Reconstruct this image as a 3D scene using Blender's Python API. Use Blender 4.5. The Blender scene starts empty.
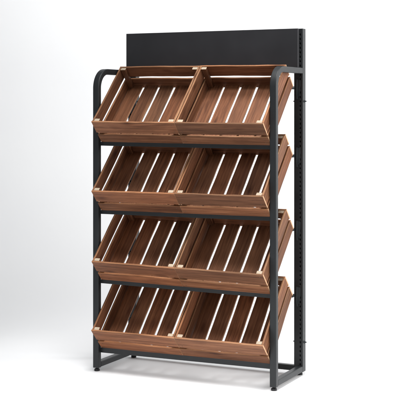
import bpy, bmesh, math, random
from mathutils import Vector, Matrix

S = bpy.context.scene
COL = S.collection

# ------------------------------------------------------------------ camera
YAW = 0.446
CAMP = Vector((2.7483, -4.6126, 1.1944))
cam_d = bpy.data.cameras.new('camera')
cam = bpy.data.objects.new('camera', cam_d)
COL.objects.link(cam)
cam.location = CAMP
cam.rotation_euler = (math.pi / 2, 0, YAW)
cam_d.sensor_width = 36.0
cam_d.lens = 1171.1 / 400 * 36
cam_d.shift_y = (109.38 - 200) / 400
cam_d.clip_end = 200
S.camera = cam
RIGHT = Vector((math.cos(YAW), math.sin(YAW), 0))
FWD = Vector((-math.sin(YAW), math.cos(YAW), 0))


def at(r, d, z):
    """point r metres to the right of the camera axis, d metres ahead, height z"""
    p = CAMP + RIGHT * r + FWD * d
    return Vector((p.x, p.y, z))


# ------------------------------------------------------------------ world: even studio ambience
w = bpy.data.worlds.new('World')
S.world = w
w.use_nodes = True
w.node_tree.nodes['Background'].inputs[0].default_value = (0.96, 0.98, 1.0, 1)
w.node_tree.nodes['Background'].inputs[1].default_value = 0.34


# ------------------------------------------------------------------ studio lamps
def softbox(name, loc, aim, sx, sy, power, col=(1, 1, 1), spread=180):
    d = bpy.data.lights.new(name, 'AREA')
    d.shape = 'RECTANGLE'
    d.size, d.size_y = sx, sy
    d.energy = power
    d.color = col
    d.spread = math.radians(spread)
    o = bpy.data.objects.new(name, d)
    COL.objects.link(o)
    o.location = loc
    o.rotation_euler = (Vector(aim) - Vector(loc)).to_track_quat('-Z', 'Y').to_euler()
    return o


softbox('background_top_strip', at(0.2, 5.8, 3.3), at(0.2, 7.8, 1.90), 4.0, 0.6, 20, spread=96)
softbox('background_softbox', at(3.0, 5.9, 2.6), at(1.2, 7.4, 0.55), 1.2, 1.6, 38, spread=125)
softbox('foreground_softbox', at(-0.2, 3.7, 3.4), at(-0.3, 4.25, 0), 1.4, 1.0, 33, spread=66)
softbox('side_softbox', at(3.2, 4.3, 1.6), at(0.2, 5.3, 0.8), 1.4, 2.2, 88, (1, .985, .965))
softbox('side_rear_softbox', at(3.0, 6.0, 2.0), at(0.2, 5.3, 0.8), 1.4, 2.2, 20)
softbox('front_fill_softbox', at(-1.6, 0.6, 2.3), at(0, 5.2, 0.8), 2.0, 2.0, 9)
softbox('top_softbox', at(0.2, 4.9, 3.1), at(0.05, 5.25, 1.2), 0.8, 0.6, 3.2, spread=45)

S.view_settings.view_transform = 'Standard'
S.view_settings.look = 'None'
S.view_settings.exposure = 0
S.view_settings.gamma = 1


# ------------------------------------------------------------------ materials
def nt(name):
    m = bpy.data.materials.new(name)
    m.use_nodes = True
    t = m.node_tree
    return m, t, t.nodes['Principled BSDF']


def N(t, typ, **kw):
    n = t.nodes.new(typ)
    for k, v in kw.items():
        if k.startswith('i_'):
            n.inputs[k[2:]].default_value = v
        else:
            setattr(n, k, v)
    return n


def ramp(t, stops):
    n = t.nodes.new('ShaderNodeValToRGB')
    e = n.color_ramp.elements
    while len(e) < len(stops):
        e.new(0.5)
    for el, (p, c) in zip(e, stops):
        el.position = p
        el.color = (*c, 1) if len(c) == 3 else c
    return n


def wood(name, end=False):
    m, t, b = nt(name)
    L = t.links.new
    uv = N(t, 'ShaderNodeUVMap')
    uv.uv_map = 'grain'
    if not end:
        mp = N(t, 'ShaderNodeMapping')
        mp.inputs['Scale'].default_value = (3.2, 105.0, 1)
        L(uv.outputs[0], mp.inputs[0])
        # low, wide figure that bends the fine grain
        mp2 = N(t, 'ShaderNodeMapping')
        mp2.inputs['Scale'].default_value = (3.2, 22.0, 1)
        L(uv.outputs[0], mp2.inputs[0])
        n1 = N(t, 'ShaderNodeTexNoise', i_Scale=1.0, i_Detail=6.0, i_Roughness=0.70, i_Distortion=0.25)
        L(mp.outputs[0], n1.inputs['Vector'])
        n2 = N(t, 'ShaderNodeTexNoise', i_Scale=1.0, i_Detail=3.0, i_Roughness=0.55, i_Distortion=0.6)
        L(mp2.outputs[0], n2.inputs['Vector'])
        mp3 = N(t, 'ShaderNodeMapping')
        mp3.inputs['Scale'].default_value = (12.0, 340.0, 1)
        L(uv.outputs[0], mp3.inputs[0])
        n3 = N(t, 'ShaderNodeTexNoise', i_Scale=1.0, i_Detail=3.0, i_Roughness=0.7)
        L(mp3.outputs[0], n3.inputs['Vector'])
        r1 = ramp(t, [(0.26, (0.062, 0.0235, 0.0108)), (0.44, (0.150, 0.0595, 0.0280)),
                      (0.58, (0.215, 0.0890, 0.0425)), (0.76, (0.305, 0.140, 0.070))])
        L(n1.outputs[0], r1.inputs[0])
        r2 = ramp(t, [(0.30, (0.55, 0.50, 0.47)), (0.5, (1, 1, 1)), (0.72, (1.2, 1.15, 1.1))])
        L(n2.outputs[0], r2.inputs[0])
        mx = N(t, 'ShaderNodeMix', data_type='RGBA', blend_type='MULTIPLY')
        mx.inputs[0].default_value = 0.60
        L(r1.outputs[0], mx.inputs[6])
        L(r2.outputs[0], mx.inputs[7])
        r3 = ramp(t, [(0.36, (0.62, 0.56, 0.52)), (0.5, (1, 1, 1)), (1.0, (1.08, 1.08, 1.08))])
        L(n3.outputs[0], r3.inputs[0])
        mx2 = N(t, 'ShaderNodeMix', data_type='RGBA', blend_type='MULTIPLY')
        mx2.inputs[0].default_value = 0.7
        L(mx.outputs[2], mx2.inputs[6])
        L(r3.outputs[0], mx2.inputs[7])
        # knots
        mpk = N(t, 'ShaderNodeMapping')
        mpk.inputs['Scale'].default_value = (5.0, 14.0, 1)
        L(uv.outputs[0], mpk.inputs[0])
        vk = N(t, 'ShaderNodeTexVoronoi', i_Scale=1.0, i_Randomness=1.0)
        L(mpk.outputs[0], vk.inputs['Vector'])
        rk = ramp(t, [(0.05, (0.30, 0.23, 0.19)), (0.11, (0.62, 0.55, 0.50)), (0.22, (1, 1, 1))])
        L(vk.outputs['Distance'], rk.inputs[0])
        mx3 = N(t, 'ShaderNodeMix', data_type='RGBA', blend_type='MULTIPLY')
        mx3.inputs[0].default_value = 0.8
        L(mx2.outputs[2], mx3.inputs[6])
        L(rk.outputs[0], mx3.inputs[7])
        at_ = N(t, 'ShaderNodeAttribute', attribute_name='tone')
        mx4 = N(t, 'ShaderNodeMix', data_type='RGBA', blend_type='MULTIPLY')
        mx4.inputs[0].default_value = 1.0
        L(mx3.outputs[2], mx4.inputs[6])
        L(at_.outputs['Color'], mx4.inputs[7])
        L(mx4.outputs[2], b.inputs['Base Color'])
        rr = N(t, 'ShaderNodeMapRange')
        rr.inputs[3].default_value = 0.62
        rr.inputs[4].default_value = 0.45
        L(n1.outputs[0], rr.inputs[0])
        L(rr.outputs[0], b.inputs['Roughness'])
        bp = N(t, 'ShaderNodeBump', i_Strength=0.25, i_Distance=0.0012)
        ad = N(t, 'ShaderNodeMath', operation='ADD')
        L(n1.outputs[0], ad.inputs[0])
        L(n3.outputs[0], ad.inputs[1])
        L(ad.outputs[0], bp.inputs['Height'])
        L(bp.outputs[0], b.inputs['Normal'])
        b.inputs['Specular IOR Level'].default_value = 0.22
    else:
        mp = N(t, 'ShaderNodeMapping')
        mp.inputs['Scale'].default_value = (260, 260, 1)
        L(uv.outputs[0], mp.inputs[0])
        n1 = N(t, 'ShaderNodeTexNoise', i_Scale=1.0, i_Detail=3.0)
        L(mp.outputs[0], n1.inputs['Vector'])
        r1 = ramp(t, [(0.3, end[0]), (0.7, end[1])])
        L(n1.outputs[0], r1.inputs[0])
        L(r1.outputs[0], b.inputs['Base Color'])
        b.inputs['Roughness'].default_value = 0.75
    return m


WOOD = wood('stained_wood')
ENDG = wood('end_grain', ((0.42, 0.23, 0.12), (0.62, 0.40, 0.24)))
PALE = wood('pale_end_grain', ((0.38, 0.29, 0.205), (0.52, 0.43, 0.32)))


def metal(name, col, rough, grain=900.0):
    m, t, b = nt(name)
    L = t.links.new
    tc = N(t, 'ShaderNodeTexCoord')
    n = N(t, 'ShaderNodeTexNoise', i_Scale=grain, i_Detail=2.0)
    L(tc.outputs['Object'], n.inputs['Vector'])
    n2 = N(t, 'ShaderNodeTexNoise', i_Scale=7.0, i_Detail=4.0)
    L(tc.outputs['Object'], n2.inputs['Vector'])
    r = ramp(t, [(0.3, tuple(c * 0.86 for c in col)), (0.7, tuple(c * 1.14 for c in col))])
    L(n2.outputs[0], r.inputs[0])
    L(r.outputs[0], b.inputs['Base Color'])
    b.inputs['Specular IOR Level'].default_value = 0.38
    mr = N(t, 'ShaderNodeMapRange')
    mr.inputs[3].default_value = rough - 0.06
    mr.inputs[4].default_value = rough + 0.08
    L(n2.outputs[0], mr.inputs[0])
    L(mr.outputs[0], b.inputs['Roughness'])
    bp = N(t, 'ShaderNodeBump', i_Strength=0.12, i_Distance=0.0004)
    L(n.outputs[0], bp.inputs['Height'])
    L(bp.outputs[0], b.inputs['Normal'])
    return m


STEEL = metal('charcoal_powder_coat', (0.0135, 0.0155, 0.0170), 0.42)
PANEL = metal('charcoal_panel_coat', (0.028, 0.0275, 0.031), 0.50)
BRKT = metal('bracket_steel', (0.030, 0.035, 0.038), 0.40)
NAIL = metal('nail_steel', (0.10, 0.085, 0.07), 0.5)
RUBR = metal('black_rubber', (0.012, 0.012, 0.013), 0.6)


def paper():
    m, t, b = nt('white_backdrop_paper')
    L = t.links.new
    tc = N(t, 'ShaderNodeTexCoord')
    n = N(t, 'ShaderNodeTexNoise', i_Scale=1.3, i_Detail=3.0)
    L(tc.outputs['Object'], n.inputs['Vector'])
    r = ramp(t, [(0.3, (0.80, 0.805, 0.815)), (0.7, (0.82, 0.825, 0.83))])
    L(n.outputs[0], r.inputs[0])
    L(r.outputs[0], b.inputs['Base Color'])
    b.inputs['Roughness'].default_value = 0.55
    b.inputs['Specular IOR Level'].default_value = 0.3
    return m


PAPER = paper()


# ------------------------------------------------------------------ helpers
def link(name, bm, mats, parent=None, smooth=False):
    bmesh.ops.recalc_face_normals(bm, faces=bm.faces)
    me = bpy.data.meshes.new(name)
    bm.to_mesh(me)
    bm.free()
    for m in mats:
        me.materials.append(m)
    if smooth:
        for p in me.polygons:
            p.use_smooth = True
    o = bpy.data.objects.new(name, me)
    COL.objects.link(o)
    if parent:
        o.parent = parent
    return o


def thing(name, loc, label, cat, group=None, rot=(0, 0, 0)):
    o = bpy.data.objects.new(name, None)
    o.empty_display_size = 0.05
    COL.objects.link(o)
    o.location = loc
    o.rotation_euler = rot
    o['label'] = label
    o['category'] = cat
    if group:
        o['group'] = group
    return o


def box(bm, x0, x1, y0, y1, z0, z1, bev=0.0015, mi=0):
    r = bmesh.ops.create_cube(bm, size=1)
    vs = r['verts']
    for v in vs:
        v.co = Vector(((x0 + x1) / 2 + v.co.x * (x1 - x0), (y0 + y1) / 2 + v.co.y * (y1 - y0),
                       (z0 + z1) / 2 + v.co.z * (z1 - z0)))
    es = list({e for v in vs for e in v.link_edges})
    fs = list({f for v in vs for f in v.link_faces})
    for f in fs:
        f.material_index = mi
    if bev:
        bmesh.ops.bevel(bm, geom=es, offset=bev, segments=2, profile=0.5, affect='EDGES')


def cyl(bm, c, r0, r1, h, axis='Z', seg=20, bev=0):
    m = Matrix.Translation(c)
    if axis == 'X':
        m = m @ Matrix.Rotation(math.pi / 2, 4, 'Y')
    elif axis == 'Y':
        m = m @ Matrix.Rotation(math.pi / 2, 4, 'X')
    bmesh.ops.create_cone(bm, cap_ends=True, segments=seg, radius1=r0, radius2=r1, depth=h, matrix=m)


def sweep(bm, path, wx, wt, rad=0.004):
    """rounded rectangular tube, path = [(y, z)], wx across (x), wt in the bend plane; x centred on 0"""
    prof = []
    for cx, cy, a0 in ((wx / 2 - rad, wt / 2 - rad, 0), (-wx / 2 + rad, wt / 2 - rad, 90),
                       (-wx / 2 + rad, -wt / 2 + rad, 180), (wx / 2 - rad, -wt / 2 + rad, 270)):
        for k in range(4):
            a = math.radians(a0 + k * 30)
            prof.append((cx + rad * math.cos(a), cy + rad * math.sin(a)))
    rings = []
    n = len(path)
    for i, (y, z) in enumerate(path):
        a = path[max(0, i - 1)]
        b = path[min(n - 1, i + 1)]
        t = Vector((b[0] - a[0], b[1] - a[1])).normalized()
        nn = Vector((-t.y, t.x))
        rings.append([bm.verts.new((px, y + nn.x * py, z + nn.y * py)) for px, py in prof])
    k = len(prof)
    for i in range(n - 1):
        for j in range(k):
            bm.faces.new((rings[i][j], rings[i][(j + 1) % k], rings[i + 1][(j + 1) % k], rings[i + 1][j]))
    bm.faces.new(rings[0])
    bm.faces.new(rings[-1])


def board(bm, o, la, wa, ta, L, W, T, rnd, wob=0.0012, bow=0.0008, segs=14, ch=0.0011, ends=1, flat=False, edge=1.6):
    """one plank with eased edges and slightly wandering width: length axis la, width wa, thickness ta"""
    uvl = bm.loops.layers.uv.get('grain') or bm.loops.layers.uv.new('grain')
    tl = bm.loops.layers.float_color.get('tone') or bm.loops.layers.float_color.new('tone')
    o, la, wa, ta = Vector(o), Vector(la), Vector(wa), Vector(ta)
    k = rnd.uniform(0.74, 1.26)
    red = rnd.uniform(-0.08, 0.08)
    tone = (k * (1 + red), k, k * (1 - red * 0.8), 1)
    uo, vo = rnd.uniform(0, 50), rnd.uniform(0, 50)
    p = [rnd.uniform(0, 6.28) for _ in range(6)]
    f1, f2 = rnd.uniform(5, 9), rnd.uniform(14, 26)

    def wv(i, s):
        return wob * (0.65 * math.sin(f1 * s + p[i]) + 0.35 * math.sin(f2 * s + p[i + 1]))
    rings, us = [], []
    for i in range(segs + 1):
        s = L * i / segs
        lo, hi = (0 if flat else wv(0, s / 0.4)), W + wv(2, s / 0.4)
        t0 = bow * math.sin(f1 * 0.6 * s / 0.4 + p[4])
        t1 = t0 + T
        pr = [(lo + ch, t0), (hi - ch, t0), (hi, t0 + ch), (hi, t1 - ch), (hi - ch, t1), (lo + ch, t1),
              (lo, t1 - ch), (lo, t0 + ch)]
        rings.append([bm.verts.new(o + la * s + wa * a + ta * b) for a, b in pr])
        us.append(s)
    per = [0, W, W + ch, W + T, W + T + ch, 2 * W + T, 2 * W + T + ch, 2 * W + 2 * T, 2 * W + 2 * T + ch]
    fs = []
    for i in range(segs):
        for j in range(8):
            f = bm.faces.new((rings[i][j], rings[i][(j + 1) % 8], rings[i + 1][(j + 1) % 8], rings[i + 1][j]))
            uv = [(us[i], per[j]), (us[i], per[j + 1]), (us[i + 1], per[j + 1]), (us[i + 1], per[j])]
            e = edge if j in (2, 6) else (1.35 * edge if j % 2 else 1.0)  # paler sawn, worn edges, with lit-rim highlights painted into their tone
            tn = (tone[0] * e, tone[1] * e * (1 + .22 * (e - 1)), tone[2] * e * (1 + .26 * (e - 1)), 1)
            for l, (a, b) in zip(f.loops, uv):
                l[uvl].uv = (uo + a, vo + b)
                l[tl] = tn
    for r in (rings[0], rings[-1]):
        f = bm.faces.new(r)
        f.material_index = ends
        for l in f.loops:
            q = l.vert.co - o
            l[uvl].uv = (uo + q.dot(wa), vo + q.dot(ta))
            l[tl] = tone


def place(bm_fn, *a):
    bm = bmesh.new()
    bm_fn(bm, *a)
    return bm


# ------------------------------------------------------------------ setting: one seamless white sweep
def backdrop():
    bm = bmesh.new()
    d0, R, zt = 6.30, 1.5, 7.0
    prof = [(-6.0, 0), (0, 0), (4, 0), (d0, 0)]
    for i in range(1, 25):
        a = math.pi / 2 * i / 24
        prof.append((d0 + R * math.sin(a), R * (1 - math.cos(a))))
    prof.append((d0 + R, 4.0))
    prof.append((d0 + R, zt))
    rs = [-10, -5, -2, 0, 2, 5, 10]
    g = [[bm.verts.new(at(r, d, z)) for r in rs] for d, z in prof]
    for i in range(len(prof) - 1):
        for j in range(len(rs) - 1):
            bm.faces.new((g[i][j], g[i][j + 1], g[i + 1][j + 1], g[i + 1][j]))
    o = link('floor', bm, [PAPER], smooth=True)
    o['kind'] = 'structure'
    o['label'] = 'seamless white studio floor sweeping up into the background'


backdrop()

# ------------------------------------------------------------------ the rack
W_, D_ = 0.900, 0.357
TX, TT = 0.030, 0.026              # tube: across, in the bend plane
Z0 = 0.016                         # underside of the frames, above the feet
ZR = 1.381                         # top of the top rails
ZH = 1.557                         # top of the rear posts and the header
PY = D_ - 0.036                    # front face of the rear posts
AL = 0.775                         # tilt of the crates
CW, CL, CH = 0.4160, 0.3690, 0.130
CX0, CGAP, CYF = 0.0345, 0.002, 0.020
LEVELS = [(1.0425, -0.0060), (0.7340, 0.0025), (0.4110, -0.0130), (0.1075, 0.0045)]   # height at mid width, sideways slope

rack = thing('display_rack', (W_ / 2, D_ / 2, 0),
             'tall charcoal metal display rack with black header board carrying eight tilted crates', 'display rack')


def part(name, bm, mats, parent=rack, **kw):
    """mesh given in rack coordinates (x from the left side, y from the front)"""
    off = Vector((W_ / 2, D_ / 2, 0)) if parent is rack else Vector((0, 0, 0))
    for v in bm.verts:
        v.co -= off
    return link(name, bm, mats, parent, **kw)


def subpart(name, bm, mats, parent):
    for v in bm.verts:
        v.co -= Vector((W_ / 2, D_ / 2, 0))
    return link(name, bm, mats, parent)


def foot_bm(x, y):
    bm = bmesh.new()
    cyl(bm, (x, y, 0.004), 0.0125, 0.0125, 0.008)
    cyl(bm, (x, y, 0.0098), 0.0125, 0.008, 0.0036)
    cyl(bm, (x, y, 0.0135), 0.005, 0.005, 0.008, seg=12)
    return bm


for side in (0, 1):
    xc = TX / 2 if side == 0 else W_ - TX / 2
    bm = bmesh.new()
    R = 0.078
    yc, zc = TT / 2 + R, ZR - TT / 2 - R
    path = [(TT / 2, Z0), (TT / 2, 0.5), (TT / 2, 1.0), (TT / 2, zc)]
    for i in range(1, 25):
        a = math.pi / 2 * i / 24
        path.append((yc - R * math.cos(a), zc + R * math.sin(a)))
    path.append((PY - 0.0005, ZR - TT / 2))
    sweep(bm, path, TX, TT)
    sweep(bm, [(TT + 0.0003, Z0 + 0.0135), (PY - 0.0005, Z0 + 0.0135)], TX - 0.001, 0.026)
    for v in bm.verts:
        v.co.x += xc
    fr = part('side_frame', bm, [STEEL], smooth=True)
    fr.data.set_sharp_from_angle(angle=math.radians(50))
    fr.modifiers.new('normals', 'WEIGHTED_NORMAL').keep_sharp = True
    for yy in (TT / 2,):
        subpart('foot', foot_bm(xc, yy), [RUBR], fr)

    # slotted rear post: channel with a column of real slots in its front face
    px0, px1 = (0.006, 0.048) if side == 0 else (W_ - 0.042, W_)
    sx = (px0 + 0.013) if side == 0 else (px1 - 0.013)
    xs = [px0, sx - 0.0024, sx + 0.0024, px1]
    zs, solid = [Z0], []
    z = 0.045
    while z < ZH - 0.02:
        zs += [z, z + 0.0095]
        z += 0.020
    zs.append(ZH)
    bm = bmesh.new()
    g = [[bm.verts.new((x, PY, zz)) for x in xs] for zz in zs]
    for i in range(len(zs) - 1):
        for j in range(3):
            if j == 1 and i % 2 == 1:
                continue
            bm.faces.new((g[i][j], g[i][j + 1], g[i + 1][j + 1], g[i + 1][j]))
    # sides and back with the same levels, so the edges meet
    for e, (xa, flip) in enumerate(((px0, 0), (px1, 1))):
        col = 0 if e == 0 else 3
        b = [bm.verts.new((xa, D_, zz)) for zz in zs]
        for i in range(len(zs) - 1):
            q = (g[i][col], g[i + 1][col], b[i + 1], b[i])
            bm.faces.new(q if not flip else q[::-1])
        if e == 0:
            bl = b
        else:
            for i in range(len(zs) - 1):
                bm.faces.new((bl[i], bl[i + 1], b[i + 1], b[i]))
    cap = [g[-1][0], g[-1][1], g[-1][2], g[-1][3], b[-1], bl[-1]]
    bm.faces.new(cap)
    cap = [g[0][0], g[0][1], g[0][2], g[0][3], b[0], bl[0]]
    bm.faces.new(cap[::-1])
    po = part('rear_post', bm, [STEEL])
    so = po.modifiers.new('wall', 'SOLIDIFY')
    so.thickness = 0.002
    so.offset = -1
    bv = po.modifiers.new('edges', 'BEVEL')
    bv.width = 0.0012
    bv.segments = 1
    bv.limit_method = 'ANGLE'
    bv.angle_limit = math.radians(50)
    xm = (px0 + px1) / 2
    subpart('foot', foot_bm(xm, D_ - 0.018), [RUBR], po)
    for zz in (1.231, 0.148):
        bm = bmesh.new()
        cyl(bm, (xm, D_ - 0.016, zz), 0.0028, 0.0028, 0.062, 'X', 10)
        for s in (-1, 1):
            cyl(bm, (xm + s * 0.0235, D_ - 0.016, zz), 0.0058, 0.0058, 0.004, 'X', 6)
        subpart('bolt', bm, [BRKT], po)

# header board between and in front of the posts, a folded sheet metal tray
bm = bmesh.new()
hx0, hx1, hz0 = 0.006, 0.8835, 1.372
box(bm, hx0, hx1, PY - 0.019, PY - 0.0005, hz0, ZH, 0.0015)
part('header_board', bm, [PANEL])

# base bar at the back, just above the floor
bm = bmesh.new()
box(bm, 0.048 + 0.0005, W_ - 0.042 - 0.0005, PY + 0.006, PY + 0.031, Z0 + 0.002, Z0 + 0.026, 0.002)
part('base_bar', bm, [STEEL])

ca, sa = math.cos(AL), math.sin(AL)
for zm, r in LEVELS:
    bh = 0.0175 if zm > 0.3 else 0.0235
    # front bar: the crates' lower front edges stand on it
    bm = bmesh.new()
    box(bm, TX + 0.0004, W_ - TX - 0.0004, 0.0217, 0.0415, 0.0012 - bh, 0.0012, 0.0005)
    for v in bm.verts:
        v.co.z += zm + r * (v.co.x - W_ / 2)
    part('shelf_bar', bm, [STEEL])
    # rear bar under the crates' raised ends, held by a bracket on each post
    yb = CYF + CL * ca + 0.0002
    zb = zm + (yb - CYF) * math.tan(AL)
    bm = bmesh.new()
    box(bm, 0.0330, 0.8660, yb + 0.0004, yb + 0.026, -0.0050, -0.0008, 0.0008)
    for v in bm.verts:
        v.co.z += zb + r * (v.co.x - W_ / 2)
    part('support_bar', bm, [STEEL])
    for x0, x1 in ((0.0235, 0.0276), (0.8722, 0.8763)):
        bm = bmesh.new()
        zz = zb + r * ((x0 + x1) / 2 - W_ / 2)
        pts = [(PY - 0.0006, zz + 0.030), (PY - 0.008, zz + 0.030), (PY - 0.012, zz + 0.010), (PY - 0.012, zz - 0.012),
               (PY - 0.010, zz - 0.030), (PY - 0.006, zz - 0.046), (PY - 0.003, zz - 0.058), (PY - 0.0006, zz - 0.058)]
        lo = [bm.verts.new((x0, a, b)) for a, b in pts]
        hi = [bm.verts.new((x1, a, b)) for a, b in pts]
        bm.faces.new(lo)
        bm.faces.new(hi[::-1])
        for i in range(8):
            bm.faces.new((lo[i], lo[(i + 1) % 8], hi[(i + 1) % 8], hi[i]))
        # flange screwed flat on the face of the post
        fa, fb = (x0 + 0.0045, x0 + 0.017) if x0 > .5 else (x0 - 0.013, x0 - 0.0004)
        fl = [(fa, zz + 0.028), (fb, zz + 0.028), (fb, zz + 0.004), (fa + (fb - fa) * .62, zz - 0.046), (fa + (fb - fa) * .3, zz - 0.046),
              (fa, zz - 0.006)]
        f0 = [bm.verts.new((a, PY - 0.0032, b)) for a, b in fl]
        f1 = [bm.verts.new((a, PY - 0.0006, b)) for a, b in fl]
        bm.faces.new(f0)
        bm.faces.new(f1[::-1])
        for i in range(6):
            bm.faces.new((f0[i], f0[(i + 1) % 6], f1[(i + 1) % 6], f1[i]))
        # short arm out to the rear bar
        xa = 0.8595 if x0 > .5 else 0.0385
        za = zb + r * (xa - W_ / 2)
        box(bm, xa, xa + 0.005, yb + 0.002, PY - 0.0006, za - 0.0145, za - 0.0055, 0.0008)
        part('bracket', bm, [BRKT])


# ------------------------------------------------------------------ crates
def crate(loc, rot, label, seed):
    rnd = random.Random(seed)
    root = thing('wooden_crate', loc, label, 'crate', 'slatted wooden crates on the rack', rot)
    X, Y, Z = (1, 0, 0), (0, 1, 0), (0, 0, 1)
    T = 0.0078
    MW = [WOOD, ENDG, PALE, NAIL]

    def mesh():
        return bmesh.new()
    # front and back walls run the whole width; two planks each
    for nm, y, z1, z2 in (('front_wall', 0.0, 0.0490, 0.0602), ('back_wall', CL - T, 0.0560, 0.0690)):
        bm = mesh()
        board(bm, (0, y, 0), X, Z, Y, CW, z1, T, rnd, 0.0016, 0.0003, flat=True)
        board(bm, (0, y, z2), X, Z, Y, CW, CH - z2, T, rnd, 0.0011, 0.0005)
        if y == 0:
            # small sunk nail heads into the corner posts
            for nx in (0.017, CW - 0.019):
                for nz in (z1 * 0.30, z1 * 0.74, z2 + 0.016, z2 + 0.052):
                    n0 = len(bm.faces)
                    cyl(bm, (nx + rnd.uniform(-.004, .004), -0.0002, nz + rnd.uniform(-.004, .004)), 0.0015, 0.0015, 0.0012, 'Y', 8)
                    bm.faces.ensure_lookup_table()
                    for f in bm.faces[n0:]:
                        f.material_index = 3
        link(nm, bm, MW, root)
    # side walls between them
    for x in (0.0006, CW - T - 0.0006):
        bm = mesh()
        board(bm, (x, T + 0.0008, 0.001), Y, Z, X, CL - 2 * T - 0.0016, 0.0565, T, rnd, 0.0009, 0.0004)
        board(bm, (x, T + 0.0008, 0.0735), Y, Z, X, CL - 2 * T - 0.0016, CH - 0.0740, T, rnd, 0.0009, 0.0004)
        link('side_wall', bm, MW, root)
    # slatted bottom
    bm = mesh()
    inner = CW - 2 * T - 0.004
    gap = 0.0125
    sw = (inner - 4 * gap) / 5
    for k in range(5):
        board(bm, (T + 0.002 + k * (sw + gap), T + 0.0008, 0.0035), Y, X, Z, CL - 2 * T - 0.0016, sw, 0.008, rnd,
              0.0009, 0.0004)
    link('slatted_bottom', bm, MW, root)
    # corner posts with pale sawn tops
    pw, pd = 0.025, 0.0145
    for cx in (T + 0.0016, CW - T - pw - 0.0016):
        for cy in (T + 0.0014, CL - T - pd - 0.0014):
            bm = mesh()
            board(bm, (cx, cy, 0.0125), Z, X, Y, CH - 0.0150, pw, pd, rnd, 0.0003, 0.0002, 3, 0.0012, 2, edge=1.0)
            link('corner_post', bm, MW, root)
    return root


jit = random.Random(5)
WHERE = ['on the top tier just below the black header board', 'on the second tier from the top',
         'on the third tier from the top', 'on the lowest tier nearest the floor']
for i, (zm, r) in enumerate(LEVELS):
    for s in (0, 1):
        x = CX0 + s * (CW + CGAP)
        z = zm + r * (x - W_ / 2)
        side = ('left-hand', 'right-hand')[s]
        crate((x, CYF, z + 0.0003), (AL + jit.uniform(0, .005), -math.atan(r), jit.uniform(-.002, .002)),
              f'{side} brown slatted wooden crate {WHERE[i]}', 100 + i * 2 + s)
